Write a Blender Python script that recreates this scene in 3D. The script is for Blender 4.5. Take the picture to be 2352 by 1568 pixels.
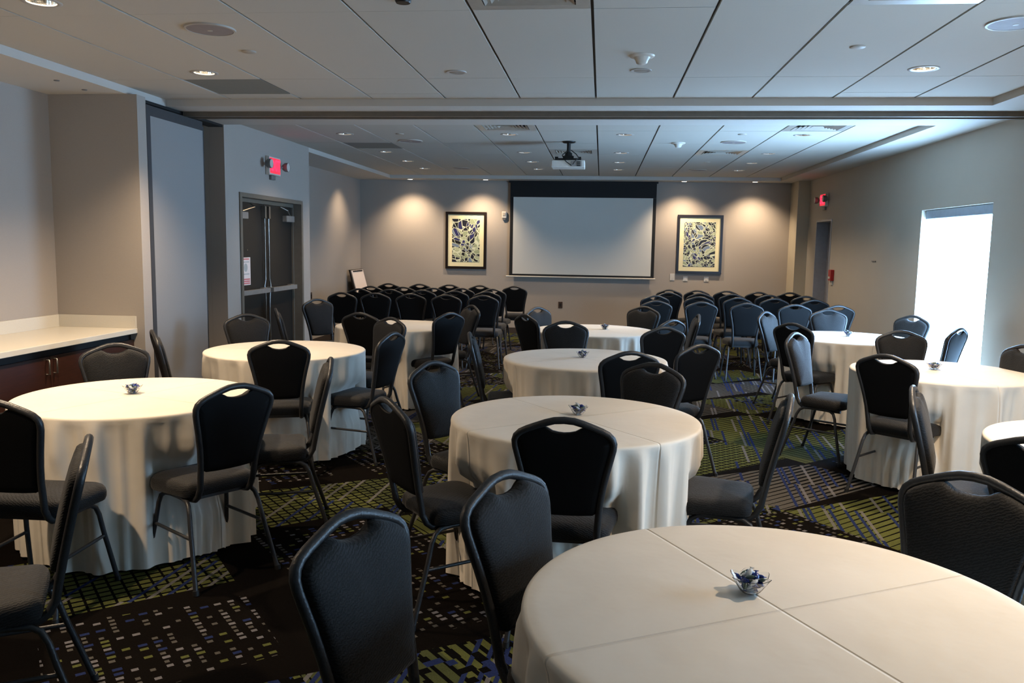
import bpy, bmesh, math, random
from mathutils import Vector, Matrix
PI = math.pi
random.seed(7)
C = bpy.context.scene.collection
S = bpy.context.scene
for o in list(bpy.data.objects): bpy.data.objects.remove(o)

# ------------------------------------------------------------------ camera
CAM_H = 1.6
def cam_axes(pitch, yaw, roll):
    cy, sy, cp, sp = math.cos(yaw), math.sin(yaw), math.cos(pitch), math.sin(pitch)
    f = Vector((-sy*cp, cy*cp, sp)); r = Vector((cy, sy, 0)); u = r.cross(f)
    cr, sr = math.cos(roll), math.sin(roll)
    return cr*r + sr*u, -sr*r + cr*u, f
cr_, cu_, cf_ = cam_axes(-.1169, .1051, .0164)
cam = bpy.data.cameras.new('camera'); camo = bpy.data.objects.new('camera', cam); C.objects.link(camo)
m3 = Matrix((cr_, cu_, -cf_)).transposed()
camo.matrix_world = Matrix.Translation((0, 0, CAM_H)) @ m3.to_4x4()
cam.sensor_width = 36; cam.lens = 36*1904.65/2352; cam.clip_start = .05; cam.clip_end = 100
S.camera = camo

# ------------------------------------------------------------------ light and exposure
S.view_settings.view_transform = 'Standard'; S.view_settings.look = 'None'
S.view_settings.gamma = 1; S.view_settings.use_curve_mapping = False
S.view_settings.exposure = 1.4
world = bpy.data.worlds.new('world'); S.world = world; world.use_nodes = True
world.node_tree.nodes['Background'].inputs[0].default_value = (.55, .75, 1, 1)
world.node_tree.nodes['Background'].inputs[1].default_value = 1.0
WINDOW_1 = 15.0          # daylight through the roller shades
WINDOW_2 = 6.0
SPOT_NEAR = 90.0        # ceiling downlights, watts
SPOT_FAR = 27.0
SPOT_WALL = 50.0
WARM = (1.0, .76, .52)

# ------------------------------------------------------------------ materials
def lin(c):
    return tuple(((v/255)/12.92 if v/255 <= .04045 else ((v/255+.055)/1.055)**2.4) for v in c)
def nodes(name):
    m = bpy.data.materials.new(name); m.use_nodes = True
    nt = m.node_tree; b = nt.nodes['Principled BSDF']
    return m, nt, b
def N(nt, t, **k):
    n = nt.nodes.new(t)
    for a, v in k.items(): setattr(n, a, v)
    return n
def mat(name, rgb, rough=.6, metal=0, var=.06, scale=20, bump=0, bscale=200, bdist=.002, spec=.5, stretch=None, sheen=0):
    m, nt, b = nodes(name); L = nt.links
    tc = N(nt, 'ShaderNodeTexCoord')
    src = tc.outputs['Object']
    if stretch:
        mp = N(nt, 'ShaderNodeMapping'); mp.inputs['Scale'].default_value = stretch
        L.new(src, mp.inputs[0]); src = mp.outputs[0]
    no = N(nt, 'ShaderNodeTexNoise'); no.inputs['Scale'].default_value = scale; no.inputs['Detail'].default_value = 4
    L.new(src, no.inputs['Vector'])
    rp = N(nt, 'ShaderNodeValToRGB'); c = lin(rgb)
    rp.color_ramp.elements[0].position = .3; rp.color_ramp.elements[1].position = .7
    rp.color_ramp.elements[0].color = tuple(v*(1-var) for v in c)+(1,)
    rp.color_ramp.elements[1].color = tuple(min(1, v*(1+var)) for v in c)+(1,)
    L.new(no.outputs[0], rp.inputs[0]); L.new(rp.outputs[0], b.inputs['Base Color'])
    b.inputs['Roughness'].default_value = rough; b.inputs['Metallic'].default_value = metal
    b.inputs['Specular IOR Level'].default_value = spec
    if sheen: b.inputs['Sheen Weight'].default_value = sheen
    if bump:
        n2 = N(nt, 'ShaderNodeTexNoise'); n2.inputs['Scale'].default_value = bscale; n2.inputs['Detail'].default_value = 2
        L.new(src, n2.inputs['Vector'])
        bp = N(nt, 'ShaderNodeBump'); bp.inputs['Strength'].default_value = bump; bp.inputs['Distance'].default_value = bdist
        L.new(n2.outputs[0], bp.inputs['Height']); L.new(bp.outputs[0], b.inputs['Normal'])
    return m
def emat(name, rgb, strength, raw=False):
    m, nt, b = nodes(name)
    b.inputs['Base Color'].default_value = (*rgb, 1); b.inputs['Emission Color'].default_value = (*rgb, 1)
    b.inputs['Emission Strength'].default_value = strength
    return m
M = {}
M['wall'] = mat('wall_covering', (164, 155, 145), .75, var=.035, scale=60, stretch=(1, 1, 14), bump=.25, bscale=120, bdist=.001)
M['wall_r'] = mat('wall_paint', (184, 176, 163), .7, var=.015, scale=3)
M['paint'] = mat('painted_column', (196, 186, 165), .6, var=.015, scale=3)
M['panel'] = mat('partition_fabric', (142, 140, 138), .8, var=.03, scale=70, stretch=(1, 1, 10), bump=.2, bscale=150, bdist=.001)
M['gasket'] = mat('gasket_dark', (58, 58, 60), .6)
M['pocket'] = mat('pocket_lining', (84, 78, 68), .9, var=.05)
M['tile'] = mat('ceiling_tile', (184, 178, 166), .9, var=.012, scale=90, bump=.12, bscale=500, bdist=.001)
M['gyp'] = mat('ceiling_paint', (192, 187, 178), .8, var=.01, scale=4)
M['grid'] = mat('ceiling_grid', (66, 60, 52), .8)
M['above'] = mat('plenum_dark', (40, 38, 35), .9)
M['track'] = mat('track_metal', (116, 108, 97), .45, .3)
M['greytile'] = mat('access_panel', (118, 118, 112), .7, var=.02)
M['vent'] = mat('vent_metal', (168, 160, 148), .4, .2)
M['vent_d'] = mat('vent_inside', (30, 30, 32), .6)
M['trim'] = mat('downlight_trim', (170, 165, 158), .45)
M['refl'] = mat('downlight_reflector', (215, 212, 205), .12, 1, bump=.3, bscale=60, bdist=.002)
M['speaker'] = mat('speaker_grille', (136, 126, 124), .6, bump=.3, bscale=700)
M['cap'] = mat('ceiling_cap', (172, 164, 152), .5)
M['plastic'] = mat('white_plastic', (205, 200, 190), .4)
M['greyplastic'] = mat('grey_plastic', (110, 108, 106), .45)
M['black'] = mat('black_plastic', (10, 10, 11), .45)
M['chairback'] = mat('chair_back_vinyl', (3, 3, 4), .65, var=.1, bump=.15, bscale=300, spec=.2)
M['frame'] = mat('hammered_frame', (46, 46, 47), .4, .2, var=.12, scale=120, bump=.5, bscale=160, bdist=.002)
M['foot'] = mat('rubber_foot', (14, 14, 14), .6)
M['screen'] = mat('screen_fabric', (214, 212, 202), .75, var=.012, scale=2)
M['screenblack'] = mat('screen_border', (8, 8, 9), .7)
M['art_frame'] = mat('espresso_wood', (26, 17, 13), .35, var=.2, scale=30)
M['mat_board'] = mat('mat_board', (226, 218, 178), .8, var=.01)
M['door'] = mat('door_dark', (40, 35, 30), .45, var=.06)
M['doorframe'] = mat('door_frame_paint', (108, 101, 90), .4)
M['doorframe_l'] = mat('door_frame_light', (158, 160, 168), .4)
M['steel'] = mat('brushed_steel', (150, 146, 138), .3, .9, bump=.05)
M['closer'] = mat('closer_silver', (158, 154, 148), .4, .4)
M['quartz'] = mat('quartz_top', (208, 202, 188), .3, var=.03, scale=150)
M['wood'] = mat('cabinet_wood', (52, 26, 17), .4, var=.22, scale=10, stretch=(1, 1, 12))
M['kick'] = mat('dark_reveal', (16, 12, 10), .7)
M['base'] = mat('baseboard', (62, 52, 46), .5)
M['paper'] = mat('paper', (226, 214, 208), .8, var=.01)
M['brown'] = mat('brown_plate', (66, 50, 40), .45)
M['redbox'] = mat('pull_station_red', (160, 18, 16), .4)
M['candy_b'] = mat('blue_wrapper', (24, 44, 118), .25, .1)
M['candy_w'] = mat('white_wrapper', (190, 198, 205), .25)
M['stripes'] = mat('green_wrapper', (72, 92, 84), .3)
M['exit_red'] = emat('exit_red', (1, .02, .06), 1.1)
M['exit_back'] = emat('exit_face', (1, .03, .06), .35)
M['lamp_on'] = emat('lamp_lit', (1, .86, .66), 26)
M['lamp_dim'] = emat('lamp_dim', (1, .85, .65), 3.5)
M['lamp_off'] = mat('lamp_off', (150, 142, 132), .5)
M['shade'] = emat('daylit_shade', (.36, .63, 1.0), WINDOW_1)
M['shade2'] = emat('daylit_shade_near', (.38, .66, 1.0), WINDOW_2)
M['cassette'] = mat('shade_cassette', (150, 165, 180), .5)
def glass(name, rough=.02):
    m, nt, b = nodes(name)
    b.inputs['Transmission Weight'].default_value = 1; b.inputs['Roughness'].default_value = rough
    b.inputs['IOR'].default_value = 1.45; b.inputs['Base Color'].default_value = (.95, .97, 1, 1)
    return m
M['glass'] = glass('bowl_glass')

def fabric_mat():
    m, nt, b = nodes('chair_front_fabric'); L = nt.links
    tc = N(nt, 'ShaderNodeTexCoord'); mp = N(nt, 'ShaderNodeMapping')
    mp.inputs['Rotation'].default_value = (0, .5, .5)
    L.new(tc.outputs['Object'], mp.inputs[0])
    w = N(nt, 'ShaderNodeTexWave'); w.wave_type = 'BANDS'; w.bands_direction = 'DIAGONAL'
    w.inputs['Scale'].default_value = 48; w.inputs['Distortion'].default_value = 5
    w.inputs['Detail'].default_value = 1; w.inputs['Detail Scale'].default_value = 2.2
    L.new(mp.outputs[0], w.inputs[0])
    rp = N(nt, 'ShaderNodeValToRGB')
    rp.color_ramp.elements[0].position = .25; rp.color_ramp.elements[0].color = (*lin((7, 7, 7)), 1)
    rp.color_ramp.elements[1].position = .75; rp.color_ramp.elements[1].color = (*lin((27, 26, 26)), 1)
    L.new(w.outputs[0], rp.inputs[0]); L.new(rp.outputs[0], b.inputs['Base Color'])
    b.inputs['Roughness'].default_value = .7; b.inputs['Sheen Weight'].default_value = .1; b.inputs['Specular IOR Level'].default_value = .25
    bp = N(nt, 'ShaderNodeBump'); bp.inputs['Strength'].default_value = .35; bp.inputs['Distance'].default_value = .002
    L.new(w.outputs[0], bp.inputs['Height']); L.new(bp.outputs[0], b.inputs['Normal'])
    return m
M['fabric'] = fabric_mat()

def cloth_mat():
    m, nt, b = nodes('ivory_tablecloth'); L = nt.links
    tc = N(nt, 'ShaderNodeTexCoord')
    no = N(nt, 'ShaderNodeTexNoise'); no.inputs['Scale'].default_value = 3.5; no.inputs['Detail'].default_value = 5
    L.new(tc.outputs['Object'], no.inputs['Vector'])
    rp = N(nt, 'ShaderNodeValToRGB')
    rp.color_ramp.elements[0].position = .35; rp.color_ramp.elements[0].color = (*lin((214, 205, 190)), 1)
    rp.color_ramp.elements[1].position = .65; rp.color_ramp.elements[1].color = (*lin((221, 212, 197)), 1)
    L.new(no.outputs[0], rp.inputs[0]); L.new(rp.outputs[0], b.inputs['Base Color'])
    b.inputs['Roughness'].default_value = .8; b.inputs['Sheen Weight'].default_value = .1
    # ironed cross creases: narrow ridges along local x and y
    sx = N(nt, 'ShaderNodeSeparateXYZ'); L.new(tc.outputs['Object'], sx.inputs[0])
    def ridge(out, w):
        a = N(nt, 'ShaderNodeMath', operation='ABSOLUTE'); L.new(out, a.inputs[0])
        mr = N(nt, 'ShaderNodeMapRange'); mr.inputs['From Min'].default_value = 0; mr.inputs['From Max'].default_value = w
        mr.inputs['To Min'].default_value = 1; mr.inputs['To Max'].default_value = 0
        L.new(a.outputs[0], mr.inputs['Value']); return mr.outputs[0]
    r1, r2 = ridge(sx.outputs['X'], .006), ridge(sx.outputs['Y'], .006)
    sub = N(nt, 'ShaderNodeMath', operation='SUBTRACT'); L.new(r2, sub.inputs[0]); L.new(r1, sub.inputs[1])
    n2 = N(nt, 'ShaderNodeTexNoise'); n2.inputs['Scale'].default_value = 7; n2.inputs['Detail'].default_value = 3
    L.new(tc.outputs['Object'], n2.inputs['Vector'])
    ml = N(nt, 'ShaderNodeMath', operation='MULTIPLY_ADD'); L.new(n2.outputs[0], ml.inputs[0]); ml.inputs[1].default_value = 1.2
    L.new(sub.outputs[0], ml.inputs[2])
    bp = N(nt, 'ShaderNodeBump'); bp.inputs['Strength'].default_value = .9; bp.inputs['Distance'].default_value = .004
    L.new(ml.outputs[0], bp.inputs['Height']); L.new(bp.outputs[0], b.inputs['Normal'])
    return m
M['cloth'] = cloth_mat()

def carpet_mat():
    m, nt, b = nodes('patterned_carpet'); L = nt.links
    tc = N(nt, 'ShaderNodeTexCoord')
    def val(x): return x
    def op(o, a, bb=None, c=None):
        n = N(nt, 'ShaderNodeMath', operation=o)
        for i, v in enumerate((a, bb, c)):
            if v is None: continue
            if isinstance(v, (int, float)): n.inputs[i].default_value = v
            else: L.new(v, n.inputs[i])
        return n.outputs[0]
    def axis(deg, f, off=0):
        d = N(nt, 'ShaderNodeVectorMath', operation='DOT_PRODUCT')
        L.new(tc.outputs['Object'], d.inputs[0])
        d.inputs[1].default_value = (math.cos(math.radians(deg))*f, math.sin(math.radians(deg))*f, 0)
        return op('ADD', d.outputs['Value'], off)
    def wn(a, bb, seed=0):
        cx = N(nt, 'ShaderNodeCombineXYZ'); L.new(a, cx.inputs[0]); L.new(bb, cx.inputs[1]); cx.inputs[2].default_value = seed
        w = N(nt, 'ShaderNodeTexWhiteNoise'); L.new(cx.outputs[0], w.inputs['Vector']); return w.outputs['Value']
    def mixc(f, a, bb):
        n = N(nt, 'ShaderNodeMix', data_type='RGBA')
        for i, v in ((0, f), (6, a), (7, bb)):
            if isinstance(v, tuple): n.inputs[i].default_value = (*v, 1)
            elif isinstance(v, (int, float)): n.inputs[i].default_value = v
            else: L.new(v, n.inputs[i])
        return n.outputs[2]
    GREEN, TAUPE, BLACK, BLUE, LIGHT, DK = lin((112, 116, 66)), lin((108, 104, 98)), lin((18, 17, 16)), lin((50, 62, 108)), lin((140, 137, 140)), lin((24, 20, 17))
    MOSS = lin((92, 98, 62))
    add = lambda *a: a[0] if len(a) == 1 else op('MAXIMUM', a[0], add(*a[1:]))
    mul = lambda *a: a[0] if len(a) == 1 else op('MULTIPLY', a[0], mul(*a[1:]))
    lt = lambda a, v: op('LESS_THAN', a, v)
    gt = lambda a, v: op('GREATER_THAN', a, v)
    inv = lambda a: op('SUBTRACT', 1, a)
    # slanted zones, each a lattice cell cut by oblique axes
    pa, pb = axis(121, 1.25, .3), axis(38, .95, .15)
    za, zb = op('FLOOR', pa), op('FLOOR', pb)
    z1, z2, z3 = wn(za, zb, 1), wn(za, zb, 2), wn(za, zb, 3)
    prog = op('FRACT', pb)
    sA, sB, sT = axis(131, 19), axis(41, 17), axis(176, 32)
    fA, fB, fT = op('FRACT', sA), op('FRACT', sB), op('FRACT', sT)
    base = mixc(gt(z3, .28), TAUPE, GREEN)
    base = mixc(mul(gt(z3, .75), lt(prog, .5)), base, MOSS)
    # single-direction tapering stripes
    duty = op('MULTIPLY_ADD', prog, .45, .12)
    pick = gt(z2, .5)
    fs = op('ADD', op('MULTIPLY', fA, pick), op('MULTIPLY', fB, inv(pick)))
    stripe = op('LESS_THAN', fs, duty)
    col = mixc(stripe, base, BLACK)
    # plaid zones: thin dark lines both ways
    plaid = mixc(add(lt(fA, .3), lt(fB, .2)), base, BLACK)
    col = mixc(gt(z1, .66), col, plaid)
    # blue and light strokes
    seg = op('FLOOR', axis(86, 1.9)); rT = wn(op('FLOOR', sT), seg, 9)
    on = mul(lt(fT, .62), gt(z1, .25))
    col = mixc(mul(on, gt(rT, .80)), col, BLUE)
    col = mixc(mul(on, lt(rT, .10), .75), col, LIGHT)
    # square blue and dark chips on some green fields
    sc1, sc2 = axis(131, 26), axis(41, 26)
    rc = wn(op('FLOOR', sc1), op('FLOOR', sc2), 14)
    chipfield = mul(gt(z2, .25), lt(z2, .55), gt(prog, .35))
    col = mixc(mul(chipfield, gt(rc, .72)), col, mixc(gt(rc, .87), BLACK, BLUE))
    # dark fields with sparse chips in rows
    c1_, c2_ = axis(131, 27), axis(41, 17)
    r2_ = wn(op('FLOOR', c1_), op('FLOOR', c2_), 12)
    chip = mul(lt(op('FRACT', c1_), .55), lt(op('FRACT', c2_), op('MULTIPLY_ADD', r2_, .5, .1)), gt(r2_, .35), gt(prog, .22))
    darkf = mixc(chip, DK, mixc(gt(r2_, .62), TAUPE, mixc(gt(r2_, .8), LIGHT, mixc(gt(r2_, .9), GREEN, BLUE))))
    col = mixc(lt(z1, .31), col, darkf)
    # long dark wedge bars between the zones
    ep = op('FRACT', pa)
    wedge = mul(op('LESS_THAN', ep, op('MULTIPLY_ADD', prog, .22, .02)), gt(wn(za, op('FLOOR', op('MULTIPLY', pb, .5)), 31), .3))
    col = mixc(wedge, col, DK)
    # pile
    nz = N(nt, 'ShaderNodeTexNoise'); nz.inputs['Scale'].default_value = 140; nz.inputs['Detail'].default_value = 2
    L.new(tc.outputs['Object'], nz.inputs['Vector'])
    v = op('MULTIPLY_ADD', nz.outputs[0], .36, .26)
    hs = N(nt, 'ShaderNodeHueSaturation'); L.new(v, hs.inputs['Value']); L.new(col, hs.inputs['Color'])
    L.new(hs.outputs[0], b.inputs['Base Color'])
    b.inputs['Roughness'].default_value = .95; b.inputs['Specular IOR Level'].default_value = .02
    bp = N(nt, 'ShaderNodeBump'); bp.inputs['Strength'].default_value = .6; bp.inputs['Distance'].default_value = .004
    L.new(nz.outputs[0], bp.inputs['Height']); L.new(bp.outputs[0], b.inputs['Normal'])
    return m
M['carpet'] = carpet_mat()

def art_mat(name, seed, scale, curl):
    m, nt, b = nodes(name); L = nt.links
    tc = N(nt, 'ShaderNodeTexCoord')
    mp = N(nt, 'ShaderNodeMapping'); mp.inputs['Location'].default_value = (seed, seed*.7, seed*1.3)
    L.new(tc.outputs['Object'], mp.inputs[0])
    no = N(nt, 'ShaderNodeTexNoise'); no.inputs['Scale'].default_value = curl; no.inputs['Detail'].default_value = 0
    L.new(mp.outputs[0], no.inputs['Vector'])
    ad = N(nt, 'ShaderNodeMixRGB'); ad.blend_type = 'LINEAR_LIGHT'; ad.inputs[0].default_value = .22
    L.new(mp.outputs[0], ad.inputs[1]); L.new(no.outputs['Color'], ad.inputs[2])
    def vor(feat, sc_, off):
        m2 = N(nt, 'ShaderNodeMapping'); m2.inputs['Location'].default_value = (off, off*2, off*3); m2.inputs['Scale'].default_value = (1, 1, 1)
        L.new(ad.outputs[0], m2.inputs[0]); v = N(nt, 'ShaderNodeTexVoronoi'); v.feature = feat; v.inputs['Scale'].default_value = sc_
        L.new(m2.outputs[0], v.inputs['Vector']); return v
    e1, e2 = vor('DISTANCE_TO_EDGE', scale, 0), vor('DISTANCE_TO_EDGE', scale*.62, 5.3)
    c1, c2 = vor('F1', scale, 0), vor('F1', scale*.62, 5.3)
    sm = N(nt, 'ShaderNodeMath', operation='ADD'); L.new(c1.outputs['Color'], sm.inputs[0]); L.new(c2.outputs['Color'], sm.inputs[1])
    fr = N(nt, 'ShaderNodeMath', operation='FRACT'); L.new(sm.outputs[0], fr.inputs[0])
    cr = N(nt, 'ShaderNodeValToRGB'); cr.color_ramp.interpolation = 'CONSTANT'
    e = cr.color_ramp.elements
    e[0].position = 0; e[0].color = (*lin((22, 24, 40)), 1)
    e[1].position = .30; e[1].color = (*lin((40, 42, 92)), 1)
    for p, c in ((.46, (150, 160, 128)), (.60, (20, 20, 22)), (.78, (112, 128, 150)), (.88, (168, 176, 142))):
        x = e.new(p); x.color = (*lin(c), 1)
    L.new(fr.outputs[0], cr.inputs[0])
    l1 = N(nt, 'ShaderNodeMath', operation='LESS_THAN'); l1.inputs[1].default_value = .035; L.new(e1.outputs[0], l1.inputs[0])
    l2 = N(nt, 'ShaderNodeMath', operation='LESS_THAN'); l2.inputs[1].default_value = .03; L.new(e2.outputs[0], l2.inputs[0])
    lt = N(nt, 'ShaderNodeMath', operation='MAXIMUM'); L.new(l1.outputs[0], lt.inputs[0]); L.new(l2.outputs[0], lt.inputs[1])
    mx = N(nt, 'ShaderNodeMixRGB'); L.new(lt.outputs[0], mx.inputs[0]); L.new(cr.outputs[0], mx.inputs[1])
    mx.inputs[2].default_value = (*lin((206, 212, 184)), 1)
    L.new(mx.outputs[0], b.inputs['Base Color']); b.inputs['Roughness'].default_value = .5
    return m
M['art_a'] = art_mat('abstract_print_arcs', 3.1, 11, 2.2)
M['art_b'] = art_mat('abstract_print_web', 8.7, 16, 2.6)

# ------------------------------------------------------------------ geometry helpers
class MB:
    def __init__(s): s.v = []; s.f = []
    def box(s, x0, x1, y0, y1, z0, z1):
        n = len(s.v)
        s.v += [(x0,y0,z0),(x1,y0,z0),(x1,y1,z0),(x0,y1,z0),(x0,y0,z1),(x1,y0,z1),(x1,y1,z1),(x0,y1,z1)]
        s.f += [tuple(n+i for i in q) for q in ((3,2,1,0),(4,5,6,7),(0,1,5,4),(1,2,6,5),(2,3,7,6),(3,0,4,7))]
        return s
    def tube(s, pts, r, n=8, caps=True, flat=None):
        pts = [Vector(p) for p in pts]; k = len(pts); base = len(s.v)
        t0 = (pts[1]-pts[0]).normalized()
        up = Vector((0,0,1)) if abs(t0.z) < .9 else Vector((0,1,0))
        a = t0.cross(up).normalized()
        for i, p in enumerate(pts):
            t = (pts[min(i+1,k-1)]-pts[max(i-1,0)]).normalized()
            a = (a - t*a.dot(t)).normalized(); bb = t.cross(a)
            rr = r[i] if isinstance(r, (list, tuple)) else r
            for j in range(n):
                an = 2*PI*j/n
                s.v.append(tuple(p + a*(math.cos(an)*rr) + bb*(math.sin(an)*rr)))
        for i in range(k-1):
            for j in range(n):
                q = base+i*n
                s.f.append((q+j, q+(j+1)%n, q+n+(j+1)%n, q+n+j))
        if caps:
            s.f.append(tuple(base+j for j in reversed(range(n)))); s.f.append(tuple(base+(k-1)*n+j for j in range(n)))
        return s
    def lathe(s, prof, n=24, c=(0,0,0), ax='z'):
        base = len(s.v)
        for r, z in prof:
            for j in range(n):
                a = 2*PI*j/n; p = (r*math.cos(a), r*math.sin(a), z)
                if ax == 'x': p = (p[2], p[0], p[1])
                if ax == 'y': p = (p[0], p[2], p[1])
                s.v.append((p[0]+c[0], p[1]+c[1], p[2]+c[2]))
        for i in range(len(prof)-1):
            for j in range(n):
                q = base+i*n
                s.f.append((q+j, q+(j+1)%n, q+n+(j+1)%n, q+n+j))
        return s
    def rings(s, rr, cap0=True, cap1=True):
        base = len(s.v); n = len(rr[0])
        for r in rr: s.v += [tuple(p) for p in r]
        for i in range(len(rr)-1):
            for j in range(n):
                q = base+i*n
                s.f.append((q+j, q+(j+1)%n, q+n+(j+1)%n, q+n+j))
        if cap0: s.f.append(tuple(base+j for j in reversed(range(n))))
        if cap1: s.f.append(tuple(base+(len(rr)-1)*n+j for j in range(n)))
        return s
    def mesh(s, name, material, smooth=False, bevel=0):
        me = bpy.data.meshes.new(name); me.from_pydata(s.v, [], s.f)
        bm = bmesh.new(); bm.from_mesh(me)
        bmesh.ops.recalc_face_normals(bm, faces=bm.faces)
        if bevel: bmesh.ops.bevel(bm, geom=list(bm.edges), offset=bevel, segments=2, affect='EDGES', profile=.5)
        bm.to_mesh(me); bm.free()
        me.materials.append(M[material] if isinstance(material, str) else material)
        if smooth:
            me.shade_smooth()
            for e in me.edges: pass
            try: me.set_sharp_from_angle(angle=math.radians(50))
            except Exception: pass
        return me
def link(name, me, parent=None, loc=(0,0,0), rz=0):
    o = bpy.data.objects.new(name, me); C.objects.link(o)
    o.location = loc; o.rotation_euler = (0, 0, rz)
    if parent: o.parent = parent
    return o
def build(name, mb, material, parent=None, smooth=False, bevel=0, loc=(0,0,0), rz=0):
    return link(name, mb.mesh(name, material, smooth, bevel), parent, loc, rz)
def tag(o, label=None, cat=None, group=None, kind=None):
    if label: o['label'] = label
    if cat: o['category'] = cat
    if group: o['group'] = group
    if kind: o['kind'] = kind
    return o
def thing(name, label, cat, loc=(0,0,0), rz=0, group=None, kind=None):
    return tag(link(name, None, None, loc, rz), label, cat, group, kind)
def struct(name, mb, material, label, cat, bevel=0):
    return tag(build(name, mb, material, bevel=bevel), label, cat, kind='structure')
def dup(root, loc, rz, label, group=None):
    r = root.copy(); C.objects.link(r); r.location = loc; r.rotation_euler = (0, 0, rz)
    r['label'] = label
    if group: r['group'] = group
    for ch in list(root.children):
        c = ch.copy(); C.objects.link(c); c.parent = r
        for g in list(ch.children):
            d = g.copy(); C.objects.link(d); d.parent = c
    return r

# ------------------------------------------------------------------ room shell
XL, XR, YB, YF, ZS, ZT = -4.38, 3.4, -2.0, 14.87, 2.713, 2.77
XD = -3.709            # face of the door wall
struct('floor', MB().box(XL-.1, XR+.3, YB-.1, YF+.1, -.05, 0), 'carpet', 'black, green and blue patterned carpet over the whole floor', 'carpet')
struct('wall_back', MB().box(XL-.1, XR+.3, YF, YF+.1, 0, 3.1), 'wall', 'taupe back wall behind the projection screen', 'wall')
struct('wall_rear', MB().box(XL-.1, XR+.3, YB-.1, YB, 0, 3.1), 'wall', 'taupe wall behind the camera', 'wall')
struct('wall_left', MB().box(XL-.1, XL, YB, YF, 0, 3.1), 'wall', 'taupe left wall above the counter and in the far corner', 'wall')
pier = MB().box(XL, -3.64, 6.295, 6.42, 0, ZS-.001)
struct('wall_counter_end', pier, 'wall', 'short taupe wall at the end of the white counter', 'wall')
struct('slot_shade_box', MB().box(-3.86, -3.718, 6.425, 7.945, 2.69, 3.1), 'kick', 'black box painted as the shade in the slot above the folding partition panel', 'trim')  # solid box, its black stands in for the shade inside an open slot
# door wall, with its opening
dw = MB().box(XD-.16, XD, 7.95, 8.305, 0, 3.1).box(XD-.16, XD, 10.02, 10.336, 0, 3.1).box(XD-.16, XD, 8.305, 10.02, 2.05, 3.1)
dw.box(XL, XD-.161, 10.23, 10.336, 0, 3.1).box(XL, XD-.161, 7.95, 8.03, 0, 3.1)
struct('wall_door', dw, 'wall', 'grey wall around the dark double doors', 'wall')
struct('wall_pocket', MB().box(XL, XL+.3, 6.421, 7.949, 0, 3.1), 'pocket', 'dark brown partition pocket beside the grey panel', 'wall')
# folding partition panel
pn = thing('partition_panel', 'tall grey folding partition panel stacked beside the dark pocket', 'partition')
build('panel_face', MB().box(-3.72, -3.65, 6.495, 7.39, .01, 2.58), 'panel', pn)
build('edge_gasket', MB().box(-3.70, -3.645, 6.435, 6.493, .01, 2.66), 'gasket', pn)
build('top_rail', MB().box(-3.72, -3.65, 6.495, 7.39, 2.582, 2.66), 'gasket', pn)
build('end_gasket', MB().box(-3.70, -3.655, 7.392, 7.42, .01, 2.62), 'gasket', pn)
# right wall
W1 = (7.76, 9.40, .02, 2.03); W2 = (1.9, 3.6, .02, 2.03); D2 = (12.9, 13.78, 0, 2.05)
rw = MB()
T = .22
ys = [YB, W2[0], W2[1], W1[0], W1[1], D2[0], D2[1], YF]
for i in range(0, 8, 2): rw.box(XR, XR+T, ys[i], ys[i+1], 0, 3.1)
for w in (W1, W2, D2): rw.box(XR, XR+T, w[0], w[1], w[3], 3.1)
struct('wall_right', rw, 'wall_r', 'pale painted right wall with tall window', 'wall')
struct('wall_column', MB().box(3.21, XR, 14.33, YF, 0, ZS), 'paint', 'pale boxed column in the far right corner', 'column')
for k, (y0, y1) in enumerate(((YB, W2[0]), (W2[1], W1[0]), (W1[1], D2[0]-.02), (D2[1], 14.33))):
    struct('baseboard_right', MB().box(XR-.012, XR, y0, y1, 0, .1), 'base', 'dark vinyl base along the right wall, piece %s' % ('behind the camera', 'before the tall window', 'past the tall window', 'beside the corner column')[k], 'baseboard')
struct('baseboard_back', MB().box(XL, 3.21, YF-.012, YF, 0, .1), 'base', 'dark vinyl base under the back wall', 'baseboard')
struct('baseboard_left', MB().box(XL, XL+.012, 10.34, YF, 0, .1), 'base', 'dark vinyl base along the far left wall', 'baseboard')
struct('baseboard_door', MB().box(XD, XD+.012, 7.95, 8.25, 0, .1).box(XD, XD+.012, 10.07, 10.33, 0, .1), 'base', 'dark vinyl base beside the double doors', 'baseboard')

# soffits of the ceiling (lower painted band)
so = MB()
ZC = 3.1
TX0, TX1, TN, TF0, TF1 = -3.715, 2.945, 6.87, 7.95, 14.43
so.box(XL, TX0, YB, YF, ZS, ZC).box(TX1, XR, YB, YF, ZS, ZC)
so.box(TX0, TX1, YB, YB+.4, ZS, ZC).box(TX0, TX1, TN, 7.15, ZS, ZC).box(TX0, TX1, 7.32, TF0, ZS, ZC).box(TX0, TX1, TF1, YF, ZS, ZC)
struct('ceiling_soffit', so, 'gyp', 'smooth painted ceiling border around the tiled fields', 'ceiling')
struct('trim_2', MB().box(XD, XR-.005, 7.15, 7.19, 2.672, ZC).box(XD, XR-.005, 7.28, 7.32, 2.672, ZC).box(XD, XR-.005, 7.19, 7.28, 2.70, ZC), 'track', 'brown metal partition track running across the ceiling', 'track')

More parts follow.
